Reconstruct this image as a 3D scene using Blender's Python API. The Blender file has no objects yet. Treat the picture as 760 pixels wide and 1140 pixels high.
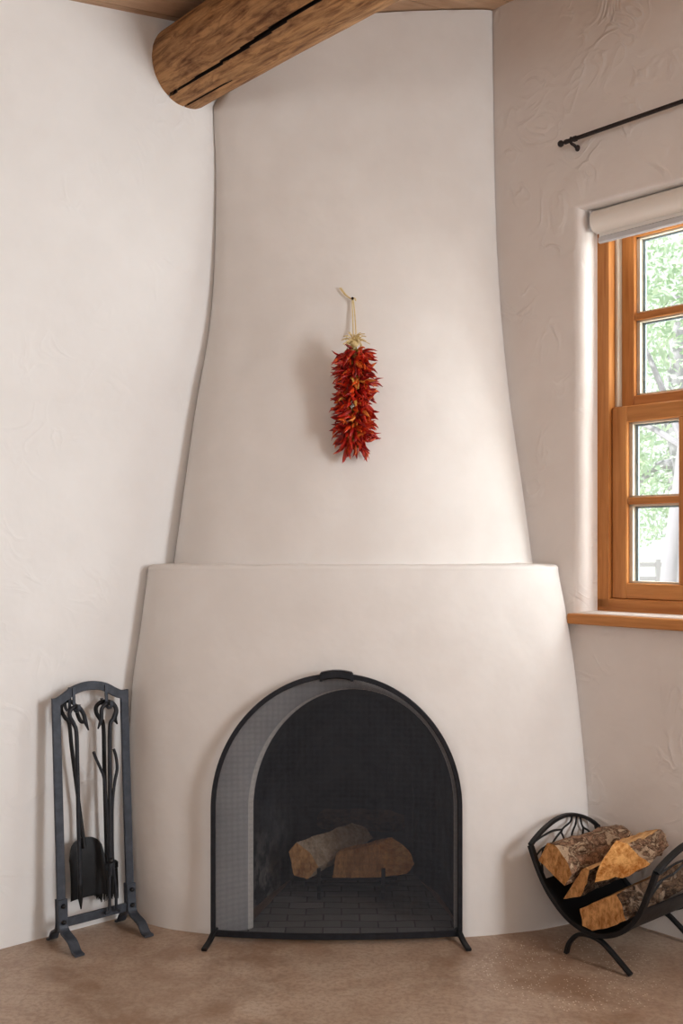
import bpy, math, random
from math import sin, cos, pi, atan2, sqrt
from mathutils import Vector as V, Matrix, noise

random.seed(7)
C = bpy.context.scene.collection
# ------------------------------------------------------------------ camera frame
F, H, HY, CX = 1174.0, 1.15, 609.0, 380.0
A = V((.7472, .6646, 0)); B = V((-.6646, .7472, 0))      # along the left wall / along the right wall (both run to the corner)
PL = V((-.976, 3.014, 0)); PR = V((1.0, 3.09, 0))
ANG = atan2(A.y, A.x)
FL = Matrix.Translation(PL) @ Matrix.Rotation(ANG, 4, 'Z')              # x = s, y = behind the left wall
FR = Matrix.Translation(PR) @ Matrix.Rotation(ANG - pi/2, 4, 'Z')       # x = -t, y = outside the right wall
def LP(s, n, z): return PL + A*s - B*n + V((0, 0, z))                   # point n in front of left wall
def RP(t, d, z): return PR + B*t + A*d + V((0, 0, z))                   # point d outside right wall
def pL(px, py, n=0):
    k = (px-CX)/F; o = PL - B*n
    s = (k*o.y-o.x)/(A.x-k*A.y); y = o.y+s*A.y
    return s, H+(HY-py)/F*y
def pR(px, py, d=0):
    k = (px-CX)/F; o = PR + A*d
    t = (k*o.y-o.x)/(B.x-k*B.y); y = o.y+t*B.y
    return t, H+(HY-py)/F*y
def pLw(px, py, n=0): s, z = pL(px, py, n); return LP(s, n, z)
def pRw(px, py, d=0): t, z = pR(px, py, d); return RP(t, d, z)
def pY(px, py, y): return V(((px-CX)/F*y, y, H+(HY-py)/F*y))

# ------------------------------------------------------------------ mesh builder
class MB:
    def __init__(s): s.v = []; s.f = []; s.m = []
    def quad(s, *ids, m=0): s.f.append(ids); s.m.append(m)
    def add(s, pts): n = len(s.v); s.v += [V(p) for p in pts]; return n
    def grid(s, rows, m=0, closed=False, mfun=None):
        w = len(rows[0]); n = s.add([p for r in rows for p in r])
        for i in range(len(rows)-1):
            for j in range(w if closed else w-1):
                k = (j+1) % w
                s.quad(n+i*w+j, n+i*w+k, n+(i+1)*w+k, n+(i+1)*w+j, m=mfun(i, j) if mfun else m)
        return n
    def cap(s, pts, m=0, flip=False):
        n = s.add(pts); ids = list(range(n, n+len(pts)))
        s.quad(*(ids[::-1] if flip else ids), m=m)
    def box(s, c, sz, fr=None, m=0, bev=0):
        fr = fr or Matrix.Identity(4); c = V(c); h = V(sz)/2
        if bev <= 0:
            pts = [fr @ (c+V((x*h.x, y*h.y, z*h.z))) for z in (-1, 1) for y in (-1, 1) for x in (-1, 1)]
            n = s.add(pts)
            for q in ((0, 2, 3, 1), (4, 5, 7, 6), (0, 1, 5, 4), (2, 6, 7, 3), (0, 4, 6, 2), (1, 3, 7, 5)):
                s.quad(*[n+i for i in q], m=m)
        else:       # chamfered along z, x, y : bevel via rings
            b = min(bev, min(h)*.9)
            def ring(z, ins):
                X, Y = h.x-ins, h.y-ins
                return [fr @ (c+V(p+(z,))) for p in ((-X+b, -Y), (X-b, -Y), (X, -Y+b), (X, Y-b), (X-b, Y), (-X+b, Y), (-X, Y-b), (-X, -Y+b))]
            rows = [ring(-h.z, b), ring(-h.z+b, 0), ring(h.z-b, 0), ring(h.z, b)]
            s.grid(rows, m=m, closed=True); s.cap(rows[0], m, True); s.cap(rows[-1], m)
    def sweep(s, path, prof, up=None, m=0, caps=True, scale=None, twist=None):
        """sweep a closed profile [(u,v)] along path; u along side, v along up"""
        rows = []; N = len(path); path = [V(p) for p in path]; last = None
        for i, p in enumerate(path):
            d = (path[min(i+1, N-1)]-path[max(i-1, 0)]).normalized()
            if up is not None: u0 = V(up(i/(N-1)) if callable(up) else up)
            else: u0 = last if last is not None else (V((0, 0, 1)) if abs(d.z) < .9 else V((1, 0, 0)))
            side = d.cross(u0).normalized(); un = side.cross(d).normalized()
            if up is None: last = un
            k = 1 if scale is None else scale[i]
            rows.append([p+side*(a*k)+un*(b*k) for a, b in prof])
        s.grid(rows, m=m, closed=True)
        if caps: s.cap(rows[0], m, False); s.cap(rows[-1], m, True)
        return rows
    def tube(s, path, r, sides=10, m=0, scale=None):
        s.sweep(path, [(cos(2*pi*k/sides)*r, sin(2*pi*k/sides)*r) for k in range(sides)], m=m, scale=scale)
    def bar(s, path, w, t, up, m=0, bev=.0015, scale=None):   # t along up, w sideways
        a, b, c = w/2, t/2, min(bev, w*.3, t*.3)
        s.sweep(path, [(-a+c, -b), (a-c, -b), (a, -b+c), (a, b-c), (a-c, b), (-a+c, b), (-a, b-c), (-a, -b+c)], up=up, m=m, scale=scale)
    def ball(s, c, r, sc=(1, 1, 1), n=10, m=0):
        rows = [[V(c)+V((r*sc[0]*sin(pi*i/n)*cos(2*pi*j/(n+2)), r*sc[1]*sin(pi*i/n)*sin(2*pi*j/(n+2)), -r*sc[2]*cos(pi*i/n))) for j in range(n+2)] for i in range(n+1)]
        s.grid(rows, m=m, closed=True)
    def build(s, name, mats, parent=None, frame=None, smooth=40, props=None):
        frame = frame if frame is not None else (parent.matrix_world.copy() if parent else Matrix.Identity(4))
        inv = frame.inverted()
        me = bpy.data.meshes.new(name)
        me.from_pydata([tuple(inv @ p) for p in s.v], [], s.f)
        for x in (mats if isinstance(mats, (list, tuple)) else [mats]): me.materials.append(x)
        me.polygons.foreach_set('material_index', s.m)
        import bmesh
        bm = bmesh.new(); bm.from_mesh(me)
        bmesh.ops.remove_doubles(bm, verts=bm.verts, dist=1e-5)
        bmesh.ops.recalc_face_normals(bm, faces=bm.faces)
        bm.to_mesh(me); bm.free()
        if smooth:
            me.polygons.foreach_set('use_smooth', [True]*len(me.polygons))
            me.set_sharp_from_angle(angle=math.radians(smooth))
        me.update()
        o = bpy.data.objects.new(name, me); C.objects.link(o)
        place(o, frame, parent)
        for k, v in (props or {}).items(): o[k] = v
        return o
def place(o, world, parent=None):
    if parent is not None:
        o.parent = parent; o.matrix_parent_inverse = Matrix.Identity(4)
        o.matrix_basis = parent.matrix_world.inverted() @ world
    else: o.matrix_basis = world
    o.matrix_world = world
def thing(name, label, cat, loc, rz=0, group=None):
    o = bpy.data.objects.new(name, None); C.objects.link(o); o.empty_display_size = .05
    place(o, Matrix.Translation(V(loc)) @ Matrix.Rotation(rz, 4, 'Z'))
    return tag(o, label, cat, group)
def tag(o, label, cat, group=None):
    o['label'] = label; o['category'] = cat
    if group: o['group'] = group
    return o
def structure(name, loc=(0, 0, 0), frame=None):
    o = bpy.data.objects.new(name, None); C.objects.link(o); o.empty_display_size = .05
    place(o, frame if frame is not None else Matrix.Translation(V(loc))); o['kind'] = 'structure'; return o
def spline(pts, n=8):
    P = [V(p) for p in pts]; out = []
    for i in range(len(P)-1):
        p0 = P[i-1] if i else P[0]*2-P[1]; p1, p2 = P[i], P[i+1]; p3 = P[i+2] if i+2 < len(P) else P[-1]*2-P[-2]
        for k in range(n):
            t = k/n
            out.append(.5*((2*p1)+(p2-p0)*t+(2*p0-5*p1+4*p2-p3)*t*t+(3*p1-p0-3*p2+p3)*t**3))
    out.append(P[-1]); return out
def table(pts, x):
    if x <= pts[0][0]: return pts[0][1]
    for (a, b), (c, d) in zip(pts, pts[1:]):
        if x <= c:
            return b+(d-b)*(x-a)/(c-a)
    return pts[-1][1]
def smooth_table(pts, n=10):
    q = spline([(a, b, 0) for a, b in pts], n); return [(p.x, p.y) for p in q]

# ------------------------------------------------------------------ materials
class N:
    def __init__(s, name):
        s.mat = bpy.data.materials.new(name); s.mat.use_nodes = True; s.t = s.mat.node_tree
        s.b = s.t.nodes['Principled BSDF']; s.out = s.t.nodes['Material Output']
        s.tc = s.t.nodes.new('ShaderNodeTexCoord').outputs['Object']
    def n(s, kind, ins=None, **kw):
        x = s.t.nodes.new('ShaderNode'+kind)
        for k, v in kw.items(): setattr(x, k, v)
        for k, v in (ins or {}).items():
            if hasattr(v, 'links'): s.t.links.new(v, x.inputs[k])
            else: x.inputs[k].default_value = v
        return x
    def map(s, scale=(1, 1, 1), src=None): return s.n('Mapping', {'Vector': src or s.tc, 'Scale': scale}).outputs[0]
    def noise(s, scale, detail=4, rough=.5, vec=None, dist=0):
        return s.n('TexNoise', {'Vector': vec or s.tc, 'Scale': scale, 'Detail': detail, 'Roughness': rough, 'Distortion': dist}).outputs['Fac']
    def ramp(s, fac, stops, interp='LINEAR'):
        r = s.n('ValToRGB', {'Fac': fac}); e = r.color_ramp.elements; r.color_ramp.interpolation = interp
        while len(e) < len(stops): e.new(.5)
        for el, (p, c) in zip(e, stops):
            el.position = p; el.color = (c, c, c, 1) if isinstance(c, (int, float)) else tuple(c)+(1,)
        return r.outputs['Color']
    def mix(s, fac, a, b, mode='MIX'):
        x = s.n('Mix', data_type='RGBA', blend_type=mode)
        for k, v in ((0, fac), (6, a), (7, b)):
            if hasattr(v, 'links'): s.t.links.new(v, x.inputs[k])
            else: x.inputs[k].default_value = v if k == 0 else (tuple(v)+(1,) if len(v) == 3 else v)
        return x.outputs[2]
    def math(s, op, a, b=0.0, c=None):
        x = s.n('Math', operation=op)
        for i, v in enumerate((a, b) if c is None else (a, b, c)):
            if hasattr(v, 'links'): s.t.links.new(v, x.inputs[i])
            else: x.inputs[i].default_value = v
        return x.outputs[0]
    def bump(s, h, strength=.3, dist=.01, nrm=None):
        ins = {'Height': h, 'Strength': strength, 'Distance': dist}
        if nrm is not None: ins['Normal'] = nrm
        return s.n('Bump', ins).outputs[0]
    def set(s, **kw):
        names = dict(col='Base Color', rough='Roughness', metal='Metallic', nrm='Normal', spec='Specular IOR Level', alpha='Alpha', emi='Emission Color', emis='Emission Strength', trans='Transmission Weight', sub='Subsurface Weight')
        for k, v in kw.items():
            i = s.b.inputs[names[k]]
            if hasattr(v, 'links'): s.t.links.new(v, i)
            elif isinstance(v, (tuple, list)): i.default_value = tuple(v)+(1,) if len(v) == 3 else v
            else: i.default_value = v
        return s.mat

def plaster(name, c1, c2, ridges=.0, fine=.12, rough=.75):
    m = N(name)
    big = m.noise(1.6, 3, .55); mid = m.noise(9, 4, .55)
    f = m.math('ADD', m.math('MULTIPLY', big, .65), m.math('MULTIPLY', mid, .35))
    col = m.mix(m.ramp(f, [(.35, 0.), (.65, 1.)]), c1, c2)
    wav = m.noise(5.5, 3, .5); grit = m.noise(70, 5, .6)
    h = m.math('ADD', m.math('MULTIPLY', wav, 1.0), m.math('MULTIPLY', grit, fine*.35))
    nr = m.bump(h, .28, .02)
    if ridges:
        w = m.noise(6.5, 2, .5, dist=1.4)
        r = m.ramp(m.math('ABSOLUTE', m.math('SUBTRACT', w, .5)), [(0, 1.), (.03, .6), (.09, 0.)], 'EASE')
        mask = m.ramp(m.noise(4.2, 2, .5, vec=m.map((1, 1, 1.2))), [(.50, 0.), (.66, 1.)])
        nr = m.bump(m.math('MULTIPLY', r, mask), ridges, .005, nr)
    return m.set(col=col, rough=rough, spec=.2, nrm=nr)

def iron(name, col, rough=.45, metal=.35, wear=.0):
    m = N(name); f = m.noise(45, 4, .6)
    c = m.mix(m.ramp(f, [(.4, 0.), (.7, 1.)]), col, tuple(x*1.5+.004 for x in col))
    return m.set(col=c, rough=m.math('MULTIPLY_ADD', f, .25, rough-.12), metal=metal, nrm=m.bump(m.noise(120, 3), .12, .002))

def wood(name, dark, light, scale=(1, 1, 1), rough=.45, grain=40, bumps=.15):
    m = N(name); v = m.map(scale)
    g = m.noise(grain, 5, .6, v, .4); g2 = m.noise(grain*.22, 3, .5, v, 1.2)
    f = m.math('ADD', m.math('MULTIPLY', g, .5), m.math('MULTIPLY', g2, .5))
    c = m.mix(m.ramp(f, [(.34, 0.), (.66, 1.)]), dark, light)
    return m.set(col=c, rough=rough, spec=.35, nrm=m.bump(g, bumps, .003))

M = {}
M['plaster_left'] = plaster('white_plaster', (.82, .81, .80), (.87, .865, .86), .3)
M['plaster_right'] = plaster('trowelled_plaster', (.785, .73, .695), (.84, .795, .765), .6)
M['plaster_kiva'] = plaster('hand_smoothed_plaster', (.745, .712, .685), (.815, .787, .765), .0, .1)
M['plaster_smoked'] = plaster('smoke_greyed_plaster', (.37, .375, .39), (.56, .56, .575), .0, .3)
M['ceiling'] = wood('ceiling_board_wood', (.46, .29, .18), (.66, .46, .31), (.12, 1.6, 1.6), .6, 22)
M['win_v'] = wood('stained_fir_upright', (.42, .155, .036), (.70, .33, .105), (1.5, 1.5, .10), .4, 45)
M['win_h'] = wood('stained_fir_rail', (.42, .155, .036), (.70, .33, .105), (.10, 1.5, 1.5), .4, 45)
M['liner'] = wood('pale_jamb_liner', (.62, .56, .46), (.72, .66, .56), (1, 1, .1), .5, 20)
M['stand_iron'] = iron('slate_grey_iron', (.048, .056, .072), .5, .25)
M['black_iron'] = iron('black_iron', (.006, .0065, .008), .48, .2)
M['screen_iron'] = iron('blued_iron', (.014, .016, .022), .38, .4)
M['rod_iron'] = iron('bronze_black_iron', (.018, .010, .008), .5, .2)
m = N('shade_fabric'); M['shade'] = m.set(col=(.88, .84, .79), rough=.85, spec=.15)
m = N('hem_rail'); M['hem'] = m.set(col=(.62, .62, .64), rough=.45)
m = N('raffia'); M['raffia'] = m.set(col=m.mix(m.noise(90, 3), (.62, .45, .18), (.80, .68, .40)), rough=.7)
m = N('bristle'); M['bristle'] = m.set(col=(.012, .011, .010), rough=.7)
# floor
m = N('stained_concrete')
n1 = m.noise(2.6, 6, .65, dist=.9); n2 = m.noise(11, 6, .7, dist=.5); n3 = m.noise(75, 5, .7)
col = m.mix(m.ramp(n1, [(.36, 0.), (.64, 1.)]), (.30, .19, .125), (.50, .375, .285))
col = m.mix(m.math('MULTIPLY', m.ramp(n2, [(.44, 0.), (.68, 1.)]), .5), col, (.54, .44, .35))
col = m.mix(m.math('MULTIPLY', m.ramp(n3, [(.46, 0.), (.60, 1.)]), .38), col, (.22, .135, .09))
sep = m.n('SeparateXYZ', {'Vector': m.tc})
def blob(m, sep, x, y, r0, r1):
    dx = m.math('SUBTRACT', sep.outputs[0], x); dy = m.math('SUBTRACT', sep.outputs[1], y)
    d = m.math('SQRT', m.math('ADD', m.math('MULTIPLY', dx, dx), m.math('MULTIPLY', dy, dy)))
    return m.n('MapRange', {'Value': d, 'From Min': r0, 'From Max': r1, 'To Min': 1.0, 'To Max': 0.0}).outputs[0]
vor = m.n('TexVoronoi', {'Vector': m.tc, 'Scale': 150.0, 'Randomness': 1.0})
dots = m.math('LESS_THAN', vor.outputs['Distance'], .30)
sel = m.math('GREATER_THAN', m.n('SeparateXYZ', {'Vector': vor.outputs['Color']}).outputs[0], .80)
area = m.math('GREATER_THAN', m.math('MULTIPLY', blob(m, sep, .62, 2.86, .05, .42), m.math('ADD', m.noise(9, 2), .35)), .38)
chips = m.math('MULTIPLY', m.math('MULTIPLY', dots, sel), area)
col = m.mix(m.math('MULTIPLY', chips, .85), col, (.80, .72, .60))
M['floor'] = m.set(col=col, rough=m.math('MULTIPLY_ADD', n2, .25, .22), spec=.4, nrm=m.bump(m.math('ADD', n2, m.math('MULTIPLY', n3, .3)), .12, .006))
# sooty firebox
m = N('sooty_firebrick'); n1 = m.noise(6, 5, .65, dist=.4)
sep = m.n('SeparateXYZ', {'Vector': m.tc})
lowl = m.math('MULTIPLY', m.n('MapRange', {'Value': sep.outputs[2], 'From Min': .03, 'From Max': .32, 'To Min': 1.0, 'To Max': 0.0}).outputs[0],
              m.n('MapRange', {'Value': sep.outputs[0], 'From Min': -.24, 'From Max': -.16, 'To Min': 1.0, 'To Max': 0.0}).outputs[0])
c = m.mix(m.ramp(n1, [(.35, 0.), (.75, 1.)]), (.012, .012, .015), (.06, .062, .072))
c = m.mix(m.math('MULTIPLY', lowl, m.ramp(m.noise(14, 4, .6), [(.42, 0.), (.62, 1.)])), c, (.30, .28, .26))
M['soot'] = m.set(col=c, rough=.9, spec=.1, nrm=m.bump(n1, .5, .02))
m = N('ashy_hearth'); n1 = m.noise(10, 5, .65)
br = m.n('TexBrick', {'Vector': m.tc, 'Scale': 4.5, 'Mortar Size': .012, 'Color1': (.2, .2, .2, 1), 'Color2': (.30, .29, .29, 1), 'Mortar': (.10, .10, .10, 1)}).outputs['Color']
M['hearth'] = m.set(col=m.mix(.12, br, m.mix(m.ramp(n1, [(.35, 0.), (.7, 1.)]), (.07, .067, .065), (.34, .32, .31))), rough=.95, spec=.1, nrm=m.bump(n1, .4, .01))
# fire-screen wire cloth
m = N('woven_wire'); sep = m.n('SeparateXYZ', {'Vector': m.tc}); p = .0031
wx = m.math('LESS_THAN', m.math('FRACT', m.math('MULTIPLY', m.math('ADD', sep.outputs[0], 5.0), 1/p)), .235)
wz = m.math('LESS_THAN', m.math('FRACT', m.math('MULTIPLY', m.math('ADD', sep.outputs[2], 5.0), 1/p)), .235)
M['mesh'] = m.set(col=(.05, .055, .068), rough=.5, metal=.2, alpha=m.math('MAXIMUM', wx, wz))
# viga
m = N('peeled_log'); v = m.map((.13, 1, 1))
g = m.noise(48, 6, .66, v, .6); g2 = m.noise(7, 4, .6, m.map((.4, 1.2, 1.2)), 1.8); g3 = m.noise(24, 5, .65, m.map((.22, 1, 1)), 2.2)
c = m.mix(m.ramp(g, [(.38, 0.), (.60, 1.)]), (.15, .06, .020), (.50, .27, .115))
c = m.mix(m.math('MULTIPLY', m.ramp(g2, [(.42, 0.), (.66, 1.)]), .6), c, (.55, .32, .15))
c = m.mix(m.math('MULTIPLY', m.ramp(g3, [(.50, 0.), (.64, 1.)]), .55), c, (.12, .045, .016))
M['viga'] = m.set(col=c, rough=.6, spec=.3, nrm=m.bump(m.math('ADD', g, g3), .35, .006))
m = N('dark_crack'); M['crack'] = m.set(col=(.018, .008, .004), rough=.9)
# firewood
def bark(name, a, b, pale, amt=.45):
    m = N(name); v = m.map((1, .6, 1)); n1 = m.noise(60, 6, .72, v, 1.0); n2 = m.noise(30, 5, .65, v, 1.4); n3 = m.noise(12, 3)
    c = m.mix(m.ramp(n1, [(.40, 0.), (.58, 1.)]), a, b)
    c = m.mix(m.math('MULTIPLY', m.ramp(n2, [(.52, 0.), (.56, 1.)]), amt), c, pale)
    c = m.mix(m.math('MULTIPLY', m.ramp(n3, [(.5, 0.), (.7, 1.)]), .4), c, a)
    return m.set(col=c, rough=.9, spec=.15, nrm=m.bump(m.math('ADD', n1, m.math('MULTIPLY', m.ramp(n2, [(.50, 0.), (.57, 1.)]), 1.0)), 1.0, .006))
def endwood(name, a, b, sc):
    m = N(name); n1 = m.noise(95, 5, .7, m.map(sc), .6); n2 = m.noise(22, 4, .6, m.map(sc), 1.0)
    c = m.mix(m.ramp(m.math('ADD', m.math('MULTIPLY', n1, .55), m.math('MULTIPLY', n2, .45)), [(.40, 0.), (.58, 1.)]), a, b)
    return m.set(col=c, rough=.8, spec=.15, nrm=m.bump(m.math('ADD', n1, n2), .5, .004))
M['bark'] = bark('flaky_bark', (.11, .06, .036), (.42, .26, .17), (.70, .53, .37), .75)
M['bark_dark'] = bark('dark_bark', (.05, .03, .02), (.22, .14, .09), (.50, .38, .28), .5)
M['cut'] = endwood('sawn_end', (.34, .15, .045), (.72, .40, .17), (1, 1, .5))
M['cut_orange'] = endwood('fresh_split', (.46, .18, .04), (.82, .48, .19), (1, .4, 1))
M['split'] = endwood('split_face', (.42, .21, .08), (.72, .46, .22), (1, .2, 1))
M['weathered'] = endwood('weathered_split', (.36, .25, .16), (.62, .49, .36), (.2, 1, 1))
M['char'] = endwood('charred_wood', (.02, .014, .012), (.09, .05, .035), (1, .5, 1))
# chilli
def chili_mat(name, tintfac):
    m = N(name); oi = m.n('ObjectInfo').outputs['Random'] if tintfac is None else m.noise(70, 1)
    c = m.ramp(oi, [(0, (.14, .004, .005)), (.28, (.34, .009, .007)), (.52, (.52, .025, .008)), (.70, (.66, .075, .012)), (.84, (.72, .18, .03)), (.94, (.66, .36, .09)), (1, (.50, .40, .12))] if tintfac is None else
               [(.30, (.16, .005, .006)), (.45, (.36, .012, .008)), (.58, (.52, .04, .01)), (.72, (.60, .18, .03))])
    return m.set(col=c, rough=.33, spec=.45, nrm=m.bump(m.noise(160, 3), .35, .002))
M['chili'] = chili_mat('dried_chili_skin', None); M['chili_bulk'] = chili_mat('dried_chili_skin_mixed', 1)
m = N('chili_stem'); M['stem'] = m.set(col=m.mix(m.n('ObjectInfo').outputs['Random'], (.50, .33, .07), (.34, .30, .07)), rough=.7, spec=.2)
# glass
m = N('window_glass'); t = m.t
tr = m.n('BsdfTransparent', {'Color': (.97, 1, .99, 1)}); gl = m.n('BsdfGlossy', {'Roughness': .02})
mx = m.n('MixShader', {0: .04, 1: tr.outputs[0], 2: gl.outputs[0]}); t.links.new(mx.outputs[0], m.out.inputs[0]); M['glass'] = m.mat
m = N('spacer_metal'); M['spacer'] = m.set(col=(.20, .25, .30), rough=.5)
# outdoors
m = N('leaf'); M['leaf'] = m.set(col=m.mix(m.noise(3, 3), (.50, .66, .47), (.74, .82, .66)), rough=.6, spec=.3)
m = N('pale_tree_bark'); M['treebark'] = m.set(col=m.mix(m.noise(8, 4, .6, m.map((1, 1, .2))), (.36, .34, .38), (.56, .53, .57)), rough=.9)
m = N('dry_yard'); M['yard'] = m.set(col=m.mix(m.noise(.5, 4), (.70, .65, .55), (.84, .80, .72)), rough=.95)
m = N('grey_fence_wood'); M['fence'] = m.set(col=(.42, .40, .42), rough=.9)

# ------------------------------------------------------------------ room shell
SC = (V((.164, 4.03, 0))-PL).dot(A); TC = (V((.164, 4.03, 0))-PR).dot(B)
def ceil_z(s): return 2.797+.16*(s-.275)
# floor
fl_n0 = -(V((.164, 4.03, 0))-PL).dot(B)-.1
b = MB(); b.grid([[LP(SC+.1-(SC+5.3)*i/9, fl_n0+6.6*k/11, 0) for i in range(10)] for k in range(12)])
b.build('floor', M['floor'], smooth=0, props={'kind': 'structure'})
# left wall (thick slab)
b = MB(); b.box(((SC-5.2)/2+.15, .15, 1.7), (SC+5.2+.3, .3, 3.4), FL)
b.build('wall_left', M['plaster_left'], smooth=0, props={'kind': 'structure'})
b = MB(); b.box((-5.35, -3, 1.7), (.3, 6.6, 3.4), FL); b.build('wall_back', M['plaster_left'], smooth=0, props={'kind': 'structure'})
b = MB(); b.box((5.35, -3, 1.7), (.3, 7.0, 3.4), FR); b.build('wall_front', M['plaster_left'], smooth=0, props={'kind': 'structure'})
# right wall with a round-edged window recess
WX0, WX1, WZ0, WZ1 = -.355, .62, .945, 2.225        # recess opening in x = -t, z
b = MB(); r = .035
def rect(e, d): return [FR @ V(p) for p in ((WX0-e, d, WZ0-e*.2), (WX1+e, d, WZ0-e*.2), (WX1+e, d, WZ1+e*.5), (WX0-e, d, WZ1+e*.5))]
rows = [[FR @ V(p) for p in ((-TC-.1, 0, 0), (5.2, 0, 0), (5.2, 0, 3.4), (-TC-.1, 0, 3.4))]]
for k in range(9):
    q = k/8*pi/2; rows.append(rect(r*(1-sin(q)), r*(1-cos(q))))
rows.append(rect(0, .32))
b.grid(rows, closed=True)
wr = b.build('wall_right', M['plaster_right'], smooth=50, props={'kind': 'structure'})
# ceiling boards
b = MB(); w = .145; k0 = -6
for k in range(-14, 40):
    n0, n1 = k*w+.03, (k+1)*w+.03-.004
    s0, s1 = -5.2, SC+.4
    P = [LP(s, n, ceil_z(s)+dz) for dz in (0, .02) for s, n in ((s0, n0), (s1, n0), (s1, n1), (s0, n1))]
    i = b.add(P)
    for q in ((0, 1, 2, 3), (7, 6, 5, 4), (0, 4, 5, 1), (1, 5, 6, 2), (2, 6, 7, 3), (3, 7, 4, 0)): b.quad(*[i+x for x in q])
P = [LP(s, n, ceil_z(s)+.021) for s, n in ((-5.2, -2), (SC+.4, -2), (SC+.4, 6), (-5.2, 6))]; b.cap(P)
b.build('ceiling', M['ceiling'], frame=FL, smooth=0, props={'kind': 'structure'})

# ------------------------------------------------------------------ viga
vc = pL(207, 76)                                     # where its axis meets the left wall
vs, vz, vr = vc[0]-.004, vc[1], .126
b = MB(); NA, NL = 220, 70; rows = []
crack_of = {}
def viga_r(th, n):
    q = V((cos(th)*1.3, sin(th)*1.3, n*1.1))
    rr = vr*(1+.035*noise.noise(q*1.2+V((3, 1, 0)))+.012*noise.noise(q*4))*(1+.03*n)
    return rr
for i in range(NL+1):
    n = -.2+2.5*i/NL; row = []
    for j in range(NA):
        th = 2*pi*j/NA
        rr = viga_r(th, n)
        # drying cracks running along the log (angle 0 = +s side, towards the camera's right and below)
        for c0, wd, n0, n1, dp in ((4.22, .036, -.02, 2.4, .05), (4.72, .014, -.3, .30, .03)):
            cc = c0+.07*noise.noise(V((n*2.2, c0, 0)))-.32*n/(1+n*.6)
            dth = abs((th-cc+pi) % (2*pi)-pi)
            tap = max(.0, min(1, .3*(n > n0)+(n-n0)/.7))*max(0, min(1, (n1-n)/.1))
            if dth < wd*tap: rr -= dp*(1-dth/(wd*tap+1e-6))**.5
        ax = LP(vs, n, vz-.012*n*n*.2)
        row.append(ax+A*(cos(th)*rr)+V((0, 0, sin(th)*rr)))
    rows.append(row)
def deep(i, j):
    p = rows[i][j]; n = -.2+2.5*i/NL; th = 2*pi*(j+.5)/NA
    q = (rows[i][j]+rows[i+1][(j+1) % NA])/2; ax = LP(vs, n+1.25/NL, vz-.012*n*n*.2)
    return 1 if (q-ax).length < viga_r(th, n)-.006 else 0
b.grid(rows, closed=True, mfun=deep); b.cap(rows[0]); b.cap(rows[-1], flip=True)
VF = Matrix.Translation(LP(vs, 0, vz)) @ Matrix.Rotation(ANG-pi/2, 4, 'Z')
vg = b.build('ceiling_beam', [M['viga'], M['crack']], frame=VF, smooth=35)
tag(vg, 'peeled round log beam with long drying crack, just under the ceiling boards', 'beam')

# ------------------------------------------------------------------ kiva fireplace
LOW_L = smooth_table([(560, 176), (633, 165), (700, 156), (766, 147), (870, 143), (960, 145), (1022, 151), (1040, 153)])
LOW_R = smooth_table([(560, 612), (629, 620), (690, 631), (760, 641), (860, 651), (910, 654), (1022, 656), (1040, 656)])
CH_L = smooth_table([(-60, 236), (0, 236), (112, 237), (200, 240), (300, 238), (370, 232), (450, 218), (540, 205), (628, 193), (660, 188)])
CH_R = smooth_table([(-60, 547.5), (10, 548), (210, 551), (330, 556), (440, 566), (540, 580), (627, 592), (660, 597)])
def end_at(side, tab, z):
    """find the wall point at height z whose silhouette follows the table"""
    y = 3.3
    for _ in range(12):
        py = HY-(z-H)/y*F; px = table(tab, py); k = (px-CX)/F
        if side == 'L': o, d = PL, A
        else: o, d = PR, B
        s = (k*o.y-o.x)/(d.x-k*d.y); y = o.y+s*d.y
    return o+d*s+(-B if side == 'L' else -A)*.0018
def ring_pt(u, z, kind):
    if kind == 'low':
        L, R = end_at('L', LOW_L, z), end_at('R', LOW_R, z); dep = .235-.018*(z/1.09)
        p = 2.0
    else:
        L, R = end_at('L', CH_L, z), end_at('R', CH_R, z)
        f = max(0, min(1, (z-1.09)/1.9)); f = f*f*(3-2*f) if f < 1 else 1
        dep = .245*(1-f)+.05*f; p = 2.0
    ch = R-L; nrm = V((ch.y, -ch.x, 0)).normalized()
    th = u*pi/2; x = sin(th); bow = cos(th)         # even spacing along the ellipse
    w = 0.004*noise.noise(V((u*3, z*3, 1.7 if kind == 'low' else 9)))+.002*noise.noise(V((u*9, z*9, 4)))
    return (L+R)/2+ch*.5*x+nrm*(dep*bow+w*(1-abs(u)**6))+V((0, 0, z))
kiva = thing('corner_fireplace', 'white plastered rounded corner fireplace with arched opening and tapering chimney', 'fireplace', (.07, 3.12, 0))
# --- lower body with an arched opening
ACX, ARX, ASZ, ARZ, AY = -.0145, .3585, .384, .385, 3.10
def arch(k):        # k in 0..1 from bottom left up and over to bottom right -> X, z
    h = ASZ; L1 = h; L2 = pi*.365; T = 2*L1+L2; q = k*T
    if q < L1: return ACX-ARX, q
    if q > L1+L2: return ACX+ARX, T-q
    th = pi-(q-L1)/L2*pi
    return ACX+ARX*cos(th), ASZ+ARZ*sin(th)
ZT = 1.078
def u_for(X, z):
    lo, hi = -1, 1
    for _ in range(30):
        mid = (lo+hi)/2
        if ring_pt(mid, z, 'low').x < X: lo = mid
        else: hi = mid
    return (lo+hi)/2
NK = 120
ar = [arch(i/NK) for i in range(NK+1)]
au = [(u_for(x, z), z) for x, z in ar]
def outer(i):       # matching point on the outer border in (u, z)
    k = i/NK; x, z = ar[i]
    if k <= .5:
        ka = .27
        if k < ka: return -1, ZT*(k/ka)
        return -1+(k-ka)/(.5-ka), ZT
    o = outer(NK-i); return -o[0], o[1]
rows = []
NR = 22
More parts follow.
